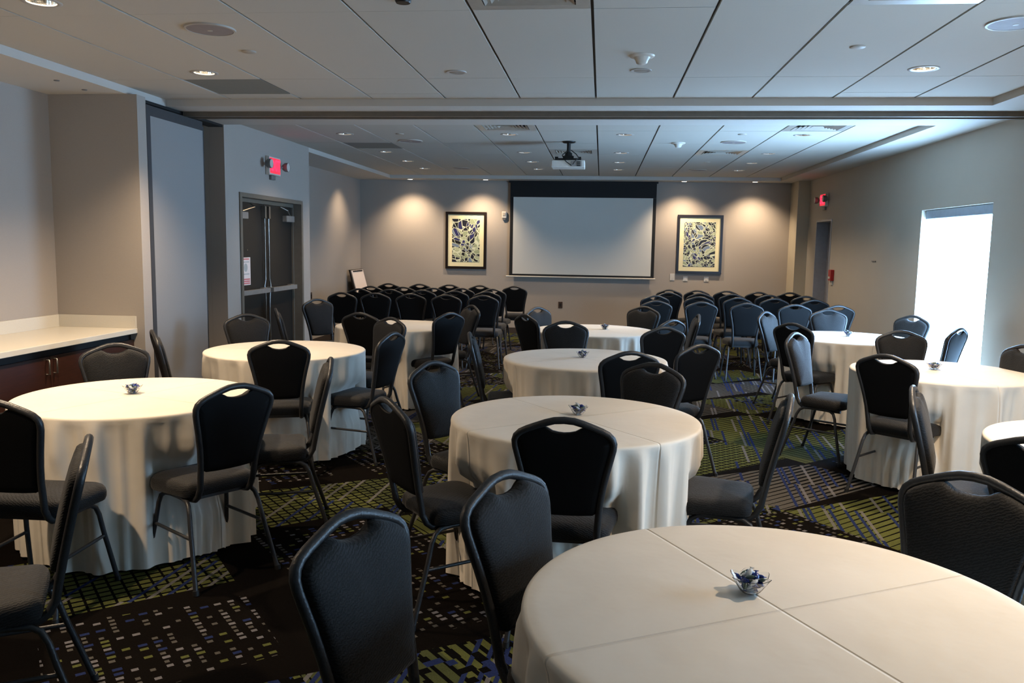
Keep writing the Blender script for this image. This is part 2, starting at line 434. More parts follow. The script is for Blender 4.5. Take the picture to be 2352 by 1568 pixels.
# tiles
ceil = tag(link('ceiling', MB().box(TX0, TX1, YB+.4, TN, 2.93, 2.98).box(TX0, TX1, TF0, TF1, 2.93, 2.98).mesh('ceiling', 'above')),
           'white acoustic tile ceiling in two recessed fields', 'ceiling', kind='structure')
GX = [TX0] + [-3.13+.61*k for k in range(10)] + [TX1]
GYN = [YB+.4, -.4, .2, 1.37, 1.98, 3.70, 4.31, 6.03, 6.63, TN]
GYF = [TF0, 8.16, 8.77, 9.85, 10.45, 11.01, 12.74, 13.34, TF1]
cans = []   # x, y, radius, kind, label
def nearest(g, v):
    for i in range(len(g)-1):
        if g[i] <= v < g[i+1]: return i
CX = [-2.835, -1.02, .215, 2.04]
CXW = ['leftmost', 'second from the left', 'third from the left', 'rightmost']
lit = []
for y, yl in ((2.3, 'off the near edge of the photo'), (4.06, 'at the top edge of the photo'), (5.79, 'just before the partition track')):
    for i in (0, 3):
        lit.append((CX[i], y, 'near', 'lit recessed downlight over the near tables, %s column, %s' % (CXW[i][:9].replace('second f', '').strip(), yl)))
for y, yl in ((9.05, 'first row past the track'), (10.8, 'second row past the track'), (12.0, 'third row past the track'), (13.15, 'last row before the screen')):
    for i in range(4):
        lit.append((CX[i], y, 'far', 'small recessed downlight, %s in the %s' % (CXW[i], yl)))
holes = {}
for x, y, k, l in lit:
    g = GYN if y < TN else GYF
    holes.setdefault((y > TN, nearest(GX, x), nearest(g, y)), []).append((x, y))
special = {}
def cell(far, x, y): return (far, nearest(GX, x), nearest(GYF if far else GYN, y))
vents = [(False, -.38, 4.0), (False, 1.45, 4.0), (True, -1.0, 8.5), (True, 2.04, 8.5), (True, 1.45, 10.7), (True, -.38, 10.7)]
greys = [(False, -2.83, 6.3), (True, -2.83, 10.1)]
for v in vents: special[cell(*v)] = 'vent'
for v in greys: special[cell(*v)] = 'grey'
def tile_mesh(w, h, hs):
    bm = bmesh.new()
    def loop(pts):
        vs = [bm.verts.new(p) for p in pts]
        return [bm.edges.new((vs[i], vs[(i+1) % len(vs)])) for i in range(len(vs))]
    ed = loop([(0,0,0),(w,0,0),(w,h,0),(0,h,0)])
    for (x, y) in hs:
        ed += loop([(x+.074*math.cos(2*PI*i/24), y+.074*math.sin(2*PI*i/24), 0) for i in range(24)])
    bmesh.ops.triangle_fill(bm, edges=ed, use_beauty=True)
    for f in bm.faces:
        f.normal_update()
        if f.normal.z > 0: f.normal_flip()
    r = bmesh.ops.extrude_face_region(bm, geom=list(bm.faces))
    for e in r['geom']:
        if isinstance(e, bmesh.types.BMVert): e.co.z += .015
    bmesh.ops.recalc_face_normals(bm, faces=bm.faces)
    me = bpy.data.meshes.new('ceiling_tile'); bm.to_mesh(me); bm.free()
    me.materials.append(M['tile']); return me
cache = {}
for far, g in ((False, GYN), (True, GYF)):
    for j in range(len(g)-1):
        for i in range(len(GX)-1):
            if special.get((far, i, j)) == 'vent': continue
            x0, x1, y0, y1 = GX[i]+(.008 if i else .0005), GX[i+1]-(.008 if i < len(GX)-2 else .0005), g[j]+.0015, g[j+1]-.0015
            hs = holes.get((far, i, j), [])
            if special.get((far, i, j)) == 'grey':
                tag(link('access_panel', MB().box(0, x1-x0, 0, y1-y0, 0, .02).mesh('access_panel', 'greytile'), ceil, (x0, y0, ZT+.002)), 'dull grey square ceiling panel')
                continue
            key = (round(x1-x0, 4), round(y1-y0, 4), tuple((round(a-x0, 3), round(b-y0, 3)) for a, b in hs))
            if key not in cache: cache[key] = tile_mesh(x1-x0, y1-y0, [(a-x0, b-y0) for a, b in hs])
            link('ceiling_tile', cache[key], ceil, (x0, y0, ZT + random.uniform(-.0008, .0008)))
gb = MB()
for x in GX[1:-1]: gb.box(x-.012, x+.012, YB+.4, TN, ZT+.016, ZT+.03); gb.box(x-.012, x+.012, TF0, TF1, ZT+.016, ZT+.03)
for y in GYN[1:-1]+GYF[1:-1]: gb.box(TX0, TX1, y-.012, y+.012, ZT+.031, ZT+.04)
go = build('grid_bars', gb, 'grid', ceil); go['kind'] = 'stuff'

# vents: four-way diffusers
def make_vent(x0, y0, w, h, label):
    t = thing('ceiling_vent', label, 'vent', (x0+w/2, y0+h/2, ZT), 0, 'square ceiling diffusers')
    a, b = w/2-.008, h/2-.008
    f = MB()
    f.box(-a, a, -b, -b+.07, -.002, .01).box(-a, a, b-.07, b, -.002, .01).box(-a, -a+.07, -b+.07, b-.07, -.002, .01).box(a-.07, a, -b+.07, b-.07, -.002, .01)
    build('vent_frame', f, 'vent', t)
    build('vent_box', MB().box(-a+.06, a-.06, -b+.06, b-.06, .07, .075).box(-a+.06, -a+.066, -b+.06, b-.06, .01, .07).box(a-.066, a-.06, -b+.06, b-.06, .01, .07)
          .box(-a+.06, a-.06, -b+.06, -b+.066, .01, .07).box(-a+.06, a-.06, b-.066, b-.06, .01, .07), 'vent_d', t)
    A, B = a-.075, b-.075
    for q in range(4):
        for k in range(5):
            # louvre blade, mitred like a picture frame around the centre
            s0 = .18 + k*.165; s1 = s0 + .15
            def P(u, v, z):   # u along, v outwards
                X, Y = ((u, v), (-v, u), (-u, -v), (v, -u))[q]
                return (X*A, Y*B, z)
            m = MB(); m.v = [P(-s1, s1, -.004), P(s1, s1, -.004), P(s0, s0, .022), P(-s0, s0, .022), P(-s1, s1, -.001), P(s1, s1, -.001), P(s0, s0, .025), P(-s0, s0, .025)]
            m.f = [(0,1,2,3), (7,6,5,4), (0,1,5,4), (1,2,6,5), (2,3,7,6), (3,0,4,7)]
            build('louvre', m, 'vent', t)
    return t
vl = ['white four-way ceiling diffuser cut by the top edge, left of the smoke detector', 'white ceiling diffuser at the top edge catching bluish window light',
      'white four-way ceiling diffuser left of the projector, just past the track', 'white four-way ceiling diffuser past the track near the window wall',
      'small far ceiling diffuser right of the projector', 'dark slotted ceiling diffuser directly behind the projector']
for v, l in zip(vents, vl):
    c = cell(*v); g = GYF if v[0] else GYN
    make_vent(GX[c[1]], g[c[2]], GX[c[1]+1]-GX[c[1]], g[c[2]+1]-g[c[2]], l)

# downlights
def spot(x, y, z, w, size=122, blend=.8, aim=(0, 0, -1), col=WARM):
    l = bpy.data.lights.new('downlight_lamp', 'SPOT'); l.energy = w; l.spot_size = math.radians(size); l.spot_blend = blend
    l.shadow_soft_size = .05; l.color = col
    o = bpy.data.objects.new('downlight_lamp', l); C.objects.link(o); o.location = (x, y, z)
    o.rotation_euler = Vector(aim).to_track_quat('-Z', 'Y').to_euler(); return o
tr_me = MB().lathe([(.070, .004), (.070, -.003), (.078, -.005), (.095, -.003), (.097, .0)], 32).mesh('trim_ring', 'trim', True)
re_me = MB().lathe([(.072, .002), (.069, .03), (.060, .065), (.045, .095)], 32).mesh('reflector', 'refl', True)
lp_on = MB().lathe([(.046, .0955), (.03, .094), (.001, .092)], 24).mesh('lamp', 'lamp_on', True)
lp_dim = MB().lathe([(.046, .0955), (.03, .094), (.001, .092)], 24).mesh('lamp', 'lamp_dim', True)
for x, y, k, l in lit:
    t = thing('downlight', l, 'downlight', (x, y, ZT), 0, 'near downlights' if k == 'near' else 'small downlights past the track')
    link('trim_ring', tr_me, t); link('reflector', re_me, t); link('lamp', lp_on if k == 'near' else lp_dim, t)
    spot(x, y, ZT-.012, SPOT_NEAR if k == 'near' else SPOT_FAR)
wl = ['leftmost wall-washer downlight above the flip chart corner', 'wall-washer downlight above the left framed print', 'wall-washer downlight above the right framed print', 'rightmost wall-washer downlight near the corner column']
flat = MB().lathe([(.001, -.004), (.05, -.004), (.056, -.008), (.07, -.006), (.072, 0)], 28).mesh('trim_ring', 'trim', True)
lens = MB().lathe([(.001, -.0055), (.045, -.0055), (.047, -.0045)], 24).mesh('lens', 'lamp_dim', True)
for (x, y), l in zip(((-3.4, 14.62), (-2.05, 14.6), (1.37, 14.6), (2.55, 14.6)), wl):
    t = thing('wall_washer', l, 'downlight', (x, y, ZS), 0, 'wall washers by the back wall')
    link('trim_ring', flat, t); link('lens', lens, t)
for x in (-3.4, -2.15, 1.37, 2.55): spot(x, 14.36, ZS-.02, SPOT_WALL, 104, 1.0, (0, .30, -1))
spot(-3.87, 13.6, ZS-.02, SPOT_WALL*.5, 104, 1.0, (-.30, 0, -1))

# ceiling fittings
def disc(name, mat_, x, y, r, h, label, cat, z=ZT, prof=None, group=None):
    p = prof or [(.001, -h), (r*.85, -h), (r*.97, -h*.6), (r, 0)]
    return tag(build(name, MB().lathe(p, 32), mat_, smooth=True, loc=(x, y, z)), label, cat, group)
def speaker(x, y, label):
    t = thing('ceiling_speaker', label, 'speaker', (x, y, ZT), 0, 'round ceiling speakers')
    build('speaker_rim', MB().lathe([(.125, -.001), (.127, -.009), (.138, -.008), (.141, 0)], 36), 'cap', t, True)
    build('grille', MB().lathe([(.001, -.011), (.06, -.010), (.126, -.007)], 36), 'speaker', t, True)
    build('speaker_badge', MB().lathe([(.001, -.0125), (.014, -.0125), (.016, -.010)], 16), 'cap', t, True)
speaker(-2.217, 4.609, 'round grey ceiling speaker at the upper left of the photo')
speaker(2.08, 4.665, 'round bluish ceiling speaker at the upper right edge')
speaker(-2.237, 9.634, 'round ceiling speaker past the track on the left')
speaker(1.43, 9.653, 'round ceiling speaker past the track on the right')
speaker(-2.222, 13.083, 'far left ceiling speaker near the screen wall')
speaker(1.427, 13.103, 'far right ceiling speaker near the screen wall')
for x, y, l in ((-2.229, 5.158, 'small round sprinkler cap beside the left ceiling speaker'), (1.444, 5.163, 'small round sprinkler cap left of the bright right downlight'),
                (-2.216, 9.027, 'tiny sprinkler cap past the track on the left'), (1.417, 8.994, 'tiny sprinkler cap past the track on the right'), (1.416, 11.9, 'tiny far sprinkler cap towards the screen on the right')):
    disc('sprinkler_cap', 'cap', x, y, .045, .008, l, 'sprinkler', group='sprinkler caps')
for x, y, l in ((-3.919, 5.738, 'tiny sprinkler cap on the ceiling border over the counter'), (-3.944, 6.10, 'tiny sprinkler cap by the wall at the counter end')):
    disc('sprinkler_cap', 'greyplastic', x, y, .02, .006, l, 'sprinkler', ZS)
for x, y, l in ((-1.03, 5.81, 'unlit round downlight in the near ceiling, left of the smoke detector'), (.228, 5.785, 'unlit round downlight just past the near smoke detector')):
    t = thing('unlit_downlight', l, 'downlight', (x, y, ZT), 0, 'unlit near downlights')
    link('trim_ring', flat, t); build('lens', MB().lathe([(.001, -.0055), (.045, -.0055), (.047, -.0045)], 24), 'lamp_off', t, True)
for x, y, l in ((.214, 5.35, 'white smoke detector on the near ceiling'), (.831, 9.75, 'white smoke detector on the far ceiling right of the projector')):
    t = thing('smoke_detector', l, 'smoke detector', (x, y, ZT), 0, 'smoke detectors')
    build('base', MB().lathe([(.001, -.012), (.07, -.012), (.078, -.006), (.08, 0)], 32), 'plastic', t, True)
    build('sensor_dome', MB().lathe([(.001, -.055), (.022, -.054), (.034, -.046), (.04, -.03), (.052, -.0125)], 28), 'plastic', t, True)
disc('ceiling_sensor', 'black', -.99, 4.10, .04, .02, 'small black ceiling sensor at the top edge of the photo', 'sensor')

# ------------------------------------------------------------------ windows
def make_window(n, w, mat_, label, slab):
    y0, y1, z0, z1 = w
    t = thing('window_%d' % n, label, 'window', kind='structure')
    fr = MB().box(XR+.15, XR+.19, y0, y0+.04, z0, z1).box(XR+.15, XR+.19, y1-.04, y1, z0, z1).box(XR+.15, XR+.19, y0+.04, y1-.04, z0, z0+.05).box(XR+.15, XR+.19, y0+.04, y1-.04, z1-.05, z1)
    build('window_frame', fr, 'plastic', t)
    build('sill', MB().box(XR+.001, XR+T, y0, y1, -.0, z0), 'plastic', t)
    s = thing('roller_shade', slab, 'shade')
    build('cassette', MB().box(XR+.04, XR+.10, y0+.01, y1-.01, z1-.095, z1-.006), 'cassette', s, bevel=.006)
    build('shade_fabric', MB().box(XR+.066, XR+.069, y0+.012, y1-.012, z0+.03, z1-.095), mat_, s)
    build('hem_bar', MB().box(XR+.06, XR+.075, y0+.012, y1-.012, z0+.006, z0+.03), 'cassette', s)
    build('side_channel', MB().box(XR+.04, XR+.09, y0+.001, y0+.01, z0, z1-.1), 'plastic', s)
make_window(1, W1, 'shade', 'tall floor-length window in the right wall', 'white roller shade glowing with daylight in the visible window')
make_window(2, W2, 'shade2', 'near window in the right wall outside the frame', 'white roller shade glowing with daylight in the near window')

# ------------------------------------------------------------------ doors
d1 = thing('door_1', 'dark brown double doors with crossbars and vertical rods in the left wall', 'door', kind='structure')
fm = MB().box(XD-.15, XD+.014, 8.259, 8.311, 0, 2.085).box(XD-.15, XD+.014, 10.012, 10.065, 0, 2.085).box(XD-.15, XD+.014, 8.311, 10.012, 2.04, 2.085)
build('door_frame', fm, 'doorframe', d1)
build('door_stop', MB().box(XD-.112, XD-.09, 8.313, 8.332, 0, 2.039).box(XD-.112, XD-.09, 9.992, 10.011, 0, 2.039).box(XD-.112, XD-.09, 8.333, 9.990, 2.0, 2.039), 'doorframe', d1)
YM = 9.162
for y0, y1, side in ((8.314, YM-.003, 0), (YM+.003, 10.010, 1)):
    lf = build('door_leaf', MB().box(XD-.155, XD-.114, y0, y1, .012, 1.998), 'door', d1)
    yr = YM-.055 if side == 0 else YM+.055
    X = XD-.114
    dy = .05 if side else -.05
    build('vertical_rod', MB().tube([(X+.03, yr, 1.98), (X+.03, yr, 1.16), (X+.03, yr+dy*.7, 1.08), (X+.03, yr+dy*.2, 1.0), (X+.03, yr, .9), (X+.03, yr, .04)], .011, 8), 'steel', lf, True)
    ba, bb = (y0+.06, yr+.01) if side == 0 else (yr-.01, y1-.06)
    br = MB().box(X+.045, X+.085, ba, bb, 1.01, 1.06); br.box(X, X+.045, ba, ba+.06, 1.005, 1.065).box(X, X+.045, bb-.1, bb, 1.005, 1.065)
    build('panic_bar', br, 'closer', lf)
    ld = MB().box(X, X+.05, yr-.022, yr+.022, 1.84, 1.98)
    build('latch_case', ld, 'steel', lf, bevel=.004)
    cy = y0+.05 if side == 0 else y1-.30
    build('door_closer', MB().box(X, X+.06, cy, cy+.25, 1.82, 1.895), 'closer', lf, bevel=.006)
    build('closer_arm', MB().tube([(X+.05, cy+.12, 1.90), (X+.10, cy+.12+(.2 if side == 0 else -.2), 1.95), (X+.03, cy+.12+(.42 if side == 0 else -.42)*.6, 1.99)], .008, 6), 'steel', lf)
    if side == 0: build('peephole', MB().lathe([(.001, .006), (.009, .006), (.01, 0)], 12, (X, y0+.38, 1.49), 'x'), 'steel', lf)
nt = thing('notice_sheet', 'white and pink printed notice taped on the left door leaf', 'notice')
X = XD-.1135
build('sheet', MB().box(X, X+.0015, 8.525, 8.765, 1.11, 1.41), 'paper', nt)
mp_ = mat('notice_print_red', (206, 110, 110), .8); mg_ = mat('notice_print_grey', (170, 172, 168), .8)
pr = MB()
for k in range(3): pr.box(X+.0016, X+.002, 8.541, 8.750, 1.122+k*.022, 1.136+k*.022)
pr.box(X+.0016, X+.002, 8.557, 8.734, 1.385, 1.398)
build('red_print', pr, mp_, nt)
build('grey_print', MB().lathe([(.001, .002), (.045, .002), (.046, .0016)], 20, (X, 8.645, 1.30), 'x').box(X+.0016, X+.002, 8.557, 8.734, 1.355, 1.365).box(X+.0016, X+.002, 8.557, 8.734, 1.225, 1.235), mg_, nt)

d2 = thing('door_2', 'pale blue-grey recessed door frame in the far right wall', 'door', kind='structure')
y0, y1, _, z1 = D2
build('door_frame', MB().box(XR-.01, XR+.17, y1-.03, y1+.0, 0, z1-.001).box(XR-.01, XR+.17, y0, y0+.03, 0, z1-.001).box(XR-.01, XR+.17, y0+.03, y1-.03, z1-.03, z1-.001), 'doorframe_l', d2)
lf = build('door_leaf', MB().box(XR+.171, XR+.21, y0+.001, y1-.001, .01, z1-.001), 'doorframe_l', d2)
build('door_lever', MB().tube([(XR+.17, y0+.12, 1.03), (XR+.10, y0+.12, 1.03), (XR+.10, y0+.24, 1.03)], .012, 8), 'steel', lf, True)

# ------------------------------------------------------------------ exit signs
def exit_sign(loc, rz, label):
    """built facing local +x, wall behind at x=0"""
    t = thing('exit_sign', label, 'exit sign', loc, rz, 'exit signs')
    build('housing', MB().box(.004, .05, -.16, .16, -.10, .10), 'plastic', t, bevel=.005)
    build('mounting_canopy', MB().box(0, .03, -.06, .06, -.15, -.101), 'greyplastic', t, bevel=.004)
    build('sign_face', MB().box(.0505, .052, -.145, .145, -.082, .085), 'exit_back', t)
    fc = bpy.data.curves.new('exit_letters', 'FONT'); fc.body = 'EXIT'; fc.size = .17; fc.extrude = .002; fc.offset = .004
    fc.align_x = 'CENTER'; fc.align_y = 'CENTER'; fc.materials.append(M['exit_red'])
    tmp = bpy.data.objects.new('exit_letters_curve', fc); C.objects.link(tmp)
    me = bpy.data.meshes.new_from_object(tmp.evaluated_get(bpy.context.evaluated_depsgraph_get())); bpy.data.objects.remove(tmp)
    fo = link('exit_letters', me, t)
    fo.location = (.055, 0, 0); fo.rotation_euler = (PI/2, 0, PI/2); fo.scale = (.78, 1, 1)
    for s in (-1, 1):
        h = build('lamp_head', MB().lathe([(.001, -.03), (.032, -.03), (.05, -.005), (.052, .03), (.05, .036)], 20, (.075, s*.245, .01), 'x'), 'greyplastic', t, True)
        build('lamp_lens', MB().lathe([(.001, .033), (.03, .034), (.0485, .0345)], 20, (.075, s*.245, .01), 'x'), 'plastic', h, True)
        build('lamp_bracket', MB().tube([(.03, s*.15, 0), (.05, s*.20, .005), (.06, s*.225, .01)], .012, 8), 'greyplastic', h)
exit_sign((XD, 9.11, 2.42), 0, 'red EXIT sign with two lamp heads above the double doors')
exit_sign((XR, 13.32, 2.345), PI, 'red EXIT sign with lamp heads over the far right door')
fa = thing('fire_alarm_pull', 'small red fire alarm pull box beside the far right door', 'fire alarm')
build('box', MB().box(XR-.05, XR, 12.62, 12.76, 1.14, 1.30), 'redbox', fa, bevel=.006)
build('handle', MB().box(XR-.058, XR-.051, 12.65, 12.73, 1.17, 1.20), 'plastic', fa)
build('backplate', MB().box(XR-.02, XR, 12.65, 12.76, 1.08, 1.139), 'plastic', fa)
tag(build('wall_hook', MB().box(XR-.012, XR, 10.79, 10.93, 1.455, 1.465), 'greyplastic'), 'tiny grey strip on the right wall left of the window', 'hook')

# ------------------------------------------------------------------ back wall things
sc = thing('projection_screen', 'pull-down projection screen with black borders on the back wall', 'screen')
ysn = 14.80
build('upper_drop', MB().box(-1.632, .925, ysn, ysn+.006, 2.43, ZS-.002), 'screenblack', sc)
build('screen_surface', MB().box(-1.575, .868, ysn-.001, ysn+.005, 1.075, 2.429), 'screen', sc)
build('side_border', MB().box(-1.632, -1.5755, ysn, ysn+.004, 1.043, 2.429), 'screenblack', sc)
build('side_border', MB().box(.8685, .925, ysn, ysn+.004, 1.043, 2.429), 'screenblack', sc)
build('bottom_border', MB().box(-1.575, .868, ysn, ysn+.004, 1.043, 1.0745), 'screenblack', sc)
build('weight_bar', MB().tube([(-1.69, ysn, 1.028), (.95, ysn, 1.028)], .014, 10), 'plastic', sc, True)
build('case', MB().box(-1.66, .95, ysn-.02, YF-.001, ZS-.03, ZS-.001), 'screenblack', sc)
def print_(x0, x1, z0, z1, am, label):
    t = thing('framed_print', label, 'picture')
    w = .045; f = MB(); y = YF-.035
    f.box(x0, x1, y, YF-.001, z1-w, z1).box(x0, x1, y, YF-.001, z0, z0+w).box(x0, x0+w, y, YF-.001, z0+w, z1-w).box(x1-w, x1, y, YF-.001, z0+w, z1-w)
    build('picture_frame', f, 'art_frame', t)
    build('mat_board', MB().box(x0+w, x1-w, YF-.02, YF-.002, z0+w, z1-w), 'mat_board', t)
    build('print_sheet', MB().box(x0+w+.075, x1-w-.075, YF-.023, YF-.0205, z0+w+.08, z1-w-.08), am, t)
print_(-2.80, -2.06, 1.142, 2.158, 'art_a', 'black-framed print of navy and sage arcs, left of the screen')
print_(1.305, 2.09, 1.135, 2.155, 'art_b', 'black-framed print of tangled navy and white web, right of the screen')
def plate(name, x, z, w, h, m, label, cat, knob=True):
    t = thing(name, label, cat)
    build('plate', MB().box(x-w/2, x+w/2, YF-.008, YF-.0005, z-h/2, z+h/2), m, t, bevel=.002)
    if knob: build('rocker', MB().box(x-w*.2, x+w*.2, YF-.012, YF-.0085, z-h*.25, z+h*.25), 'plastic' if m == 'plastic' else 'kick', t)
plate('outlet', -.707, .53, .075, .115, 'brown', 'brown wall outlet low on the back wall under the screen', 'outlet')
plate('wall_switch', 1.252, 1.069, .08, .12, 'plastic', 'tall white wall plate just right of the screen foot', 'switch')
plate('wall_switch', 1.48, 1.043, .08, .085, 'plastic', 'white wall plate under the left part of the right print', 'switch')
plate('wall_switch', 1.841, 1.043, .08, .085, 'plastic', 'white wall plate under the right part of the right print', 'switch')
al = thing('wall_strobe', 'small cream alarm strobe between left print and screen', 'alarm')
build('strobe_body', MB().box(-1.785, -1.70, YF-.05, YF-.0005, 2.055, 2.175), 'plastic', al, bevel=.012)
build('strobe_lens', MB().box(-1.765, -1.72, YF-.06, YF-.051, 2.10, 2.15), 'cap', al, bevel=.003)
build('strobe_foot', MB().box(-1.77, -1.715, YF-.04, YF-.0005, 2.03, 2.052), 'greyplastic', al)
ow = thing('outlet', 'small brown outlet on the left wall behind the blue-grey chair', 'outlet')
build('plate', MB().box(XL, XL+.008, 12.18, 12.26, .70, .82), 'brown', ow)
build('socket', MB().box(XL+.008, XL+.011, 12.20, 12.24, .73, .79), 'kick', ow)
# flip chart leaning on the left wall
fl = thing('flip_chart', 'white flip chart pad on a folded easel leaning in the far left corner', 'flip chart')
def lean(mb, y0, y1, z0, z1, d0, d1):
    # board leaning from x=-4.05 at floor to -4.33 at 1.15
    def q(y, z, d): return (-4.02 - .26*z + d, y, z)
    n = len(mb.v)
    mb.v += [q(y0,z0,d0), q(y1,z0,d0), q(y1,z1,d0), q(y0,z1,d0), q(y0,z0,d1), q(y1,z0,d1), q(y1,z1,d1), q(y0,z1,d1)]
    mb.f += [tuple(n+i for i in f) for f in ((0,1,2,3),(7,6,5,4),(0,4,5,1),(1,5,6,2),(2,6,7,3),(3,7,4,0))]
    return mb
build('easel_board', lean(MB(), 13.98, 14.72, .02, 1.11, -.012, 0), 'black', fl)
build('easel_leg', lean(MB(), 14.0, 14.03, 0, 1.11, -.03, -.013), 'black', fl)
build('easel_leg', lean(MB(), 14.67, 14.70, 0, 1.11, -.03, -.013), 'black', fl)
build('paper_pad', lean(MB(), 14.02, 14.71, .26, 1.10, .001, .014), 'paper', fl)
build('pad_clamp', lean(MB(), 14.08, 14.65, 1.075, 1.095, .0145, .022), 'kick', fl)

# projector
pj = thing('projector', 'white projector on a black ceiling mount before the screen', 'projector')
PX, PY = -.405, 9.66
build('ceiling_plate', MB().lathe([(.001, -.02), (.06, -.018), (.075, -.01), (.078, 0)], 24, (PX, PY, ZT)), 'black', pj, True)
build('pole', MB().tube([(PX, PY, ZT-.01), (PX, PY, ZT-.13)], .022, 12), 'black', pj, True)
build('swivel', MB().lathe([(.02, .05), (.04, .035), (.045, 0), (.04, -.035), (.03, -.05)], 20, (PX, PY, ZT-.165)), 'black', pj, True)
mtg = MB().box(PX-.14, PX+.13, PY-.09, PY+.09, 2.552, 2.575)
for sx in (-.15, .11): mtg.box(PX+sx, PX+sx+.035, PY-.10, PY+.10, 2.552, 2.59)
mtg.box(PX-.06, PX+.06, PY-.05, PY+.05, 2.575, 2.605)
build('mount_bracket', mtg, 'black', pj)
bd = build('body', MB().box(PX-.19, PX+.19, PY-.13, PY+.15, 2.47, 2.55), 'plastic', pj, bevel=.01)
build('port_panel', MB().box(PX+.03, PX+.155, PY-.136, PY-.1305, 2.478, 2.54), 'closer', bd)
for k in range(3): build('port', MB().box(PX+.10, PX+.14, PY-.141, PY-.1365, 2.483+k*.019, 2.495+k*.019), 'kick', bd)
build('cable', MB().tube([(PX+.03, PY-.03, ZT-.10), (PX+.09, PY-.08, ZT-.15), (PX+.12, PY-.12, ZT-.19), (PX+.075, PY-.15, 2.53), (PX+.055, PY-.145, 2.50)], .005, 6), 'kick', pj, True)
build('cable', MB().tube([(PX-.02, PY-.03, ZT-.11), (PX-.07, PY-.06, ZT-.16), (PX-.06, PY-.08, ZT-.18), (PX-.02, PY-.15, 2.53), (PX+.04, PY-.145, 2.49)], .005, 6), 'kick', pj, True)
build('lens', MB().lathe([(.035, 0), (.035, .02), (.028, .022), (.001, .016)], 20, (PX-.08, PY+.151, 2.51), 'y'), 'black', bd, True)

# ------------------------------------------------------------------ counter on the left
CXF = -3.70
cb = thing('base_cabinet', 'reddish brown wooden base cabinets under the white counter', 'cabinet')
build('carcass', MB().box(XL+.001, CXF-.06, 1.2, 6.293, .10, .837), 'kick', cb)
build('kick_board', MB().box(XL+.001, CXF-.10, 1.2, 6.293, 0, .099), 'kick', cb)
DWID = .53; ye = 5.78; k = 0
ydoors = []
y = 5.79
while y > 1.4:
    ydoors.append((y-DWID, y)); y -= DWID
build('end_panel', MB().box(CXF-.0595, CXF-.035, 5.793, 6.293, .10, .785), 'wood', cb)
for i, (a, b) in enumerate(ydoors):
    dr = build('cabinet_door', MB().box(CXF-.0595, CXF-.035, a+.002, b-.002, .105, .785), 'wood', cb, bevel=.002)
    hy = a+.04 if i % 2 == 0 else b-.04
    build('bar_pull', MB().tube([(CXF-.036, hy, .765), (CXF-.012, hy, .765), (CXF-.012, hy, .665), (CXF-.036, hy, .665)], .006, 8), 'steel', dr, True)
ct = thing('countertop', 'long white quartz countertop with backsplash in the left alcove', 'countertop')
build('slab', MB().box(XL+.001, CXF-.0, 1.15, 6.293, .838, .877), 'quartz', ct, bevel=.003)
build('backsplash', MB().box(XL+.001, XL+.021, 1.15, 6.272, .8775, .975), 'quartz', ct)
build('side_splash', MB().box(XL+.001, CXF-.005, 6.273, 6.293, .8775, .975), 'quartz', ct)

# ------------------------------------------------------------------ banquet chair
def yb(z): 
    t = (z-.42)/.53
    return -.165-.115*max(t, 0)**1.15
OUT = [(.134,.47),(.137,.52),(.142,.60),(.152,.67),(.166,.74),(.180,.80),(.188,.835),(.190,.86),(.184,.880),(.168,.896),(.143,.909),(.108,.923),(.072,.937),(.038,.947),(.0,.950)]
OUT = [(a, z-.0125) for a, z in OUT]
def back_frame_mesh():
    half = [(.134, .17, .395), (.134, -.09, .395), (.134, -.125, .40), (.134, -.15, .42), (.134, -.165, .45)] + [(a, yb(z), z) for a, z in OUT]
    pts = half + [(-a, y, z) for a, y, z in reversed(half[:-1])]
    return MB().tube(pts, .0145, 10).mesh('back_frame', 'frame', True)
def cushion_outline(inset):
    """closed outline in (x,z) of the upholstered back, dipped at the top for the hand hole"""
    R_ = [(.127,.55),(.134,.60),(.146,.665),(.159,.735),(.173,.792),(.180,.825),(.181,.848),(.174,.864),(.157,.879),(.133,.892),(.103,.904),(.078,.911),(.062,.904),(.044,.893),(.022,.888),(0,.886)]
    pts = R_ + [(-a, z) for a, z in reversed(R_[:-1])]
    pts += [(-.115,.541),(-.06,.537),(0,.536),(.06,.537),(.115,.541)]
    if not inset: return pts
    n = len(pts); out = []
    for i in range(n):
        x0, z0 = pts[i-1]; x1, z1 = pts[(i+1) % n]; dx, dz = x1-x0, z1-z0; l = math.hypot(dx, dz)
        out.append((pts[i][0]-dz/l*inset, pts[i][1]+dx/l*inset))
    return out
def tobk(pts, d): return [(x, yb(z)+d, z) for x, z in pts]
def scale_in(pts, s, c=(0, .70)): return [((x-c[0])*s+c[0], (z-c[1])*s+c[1]) for x, z in pts]
def ccw(pts):
    return pts
o0 = cushion_outline(0)
sgn = 1
a_ = sum(o0[i][0]*o0[(i+1) % len(o0)][1]-o0[(i+1) % len(o0)][0]*o0[i][1] for i in range(len(o0)))
def co(i): return cushion_outline(i if a_ > 0 else -i) if i else o0
def backrest_mesh():
    rr = [tobk(co(.0), .0), tobk(co(0), .012), tobk(co(.003), .024), tobk(co(.010), .032)]
    q = co(.010)
    for s, d in ((.9, .036), (.7, .041), (.4, .044), (.1, .045)): rr.append(tobk(scale_in(q, s), d))
    return MB().rings(rr).mesh('backrest', 'fabric', True)
def back_panel_mesh():
    rr = [tobk(co(.0), -.0005), tobk(co(0), -.006), tobk(co(.004), -.011)]
    q = co(.004)
    for s, d in ((.85, -.013), (.5, -.014), (.1, -.014)): rr.append(tobk(scale_in(q, s), d))
    return MB().rings(rr).mesh('back_panel', 'chairback', True)
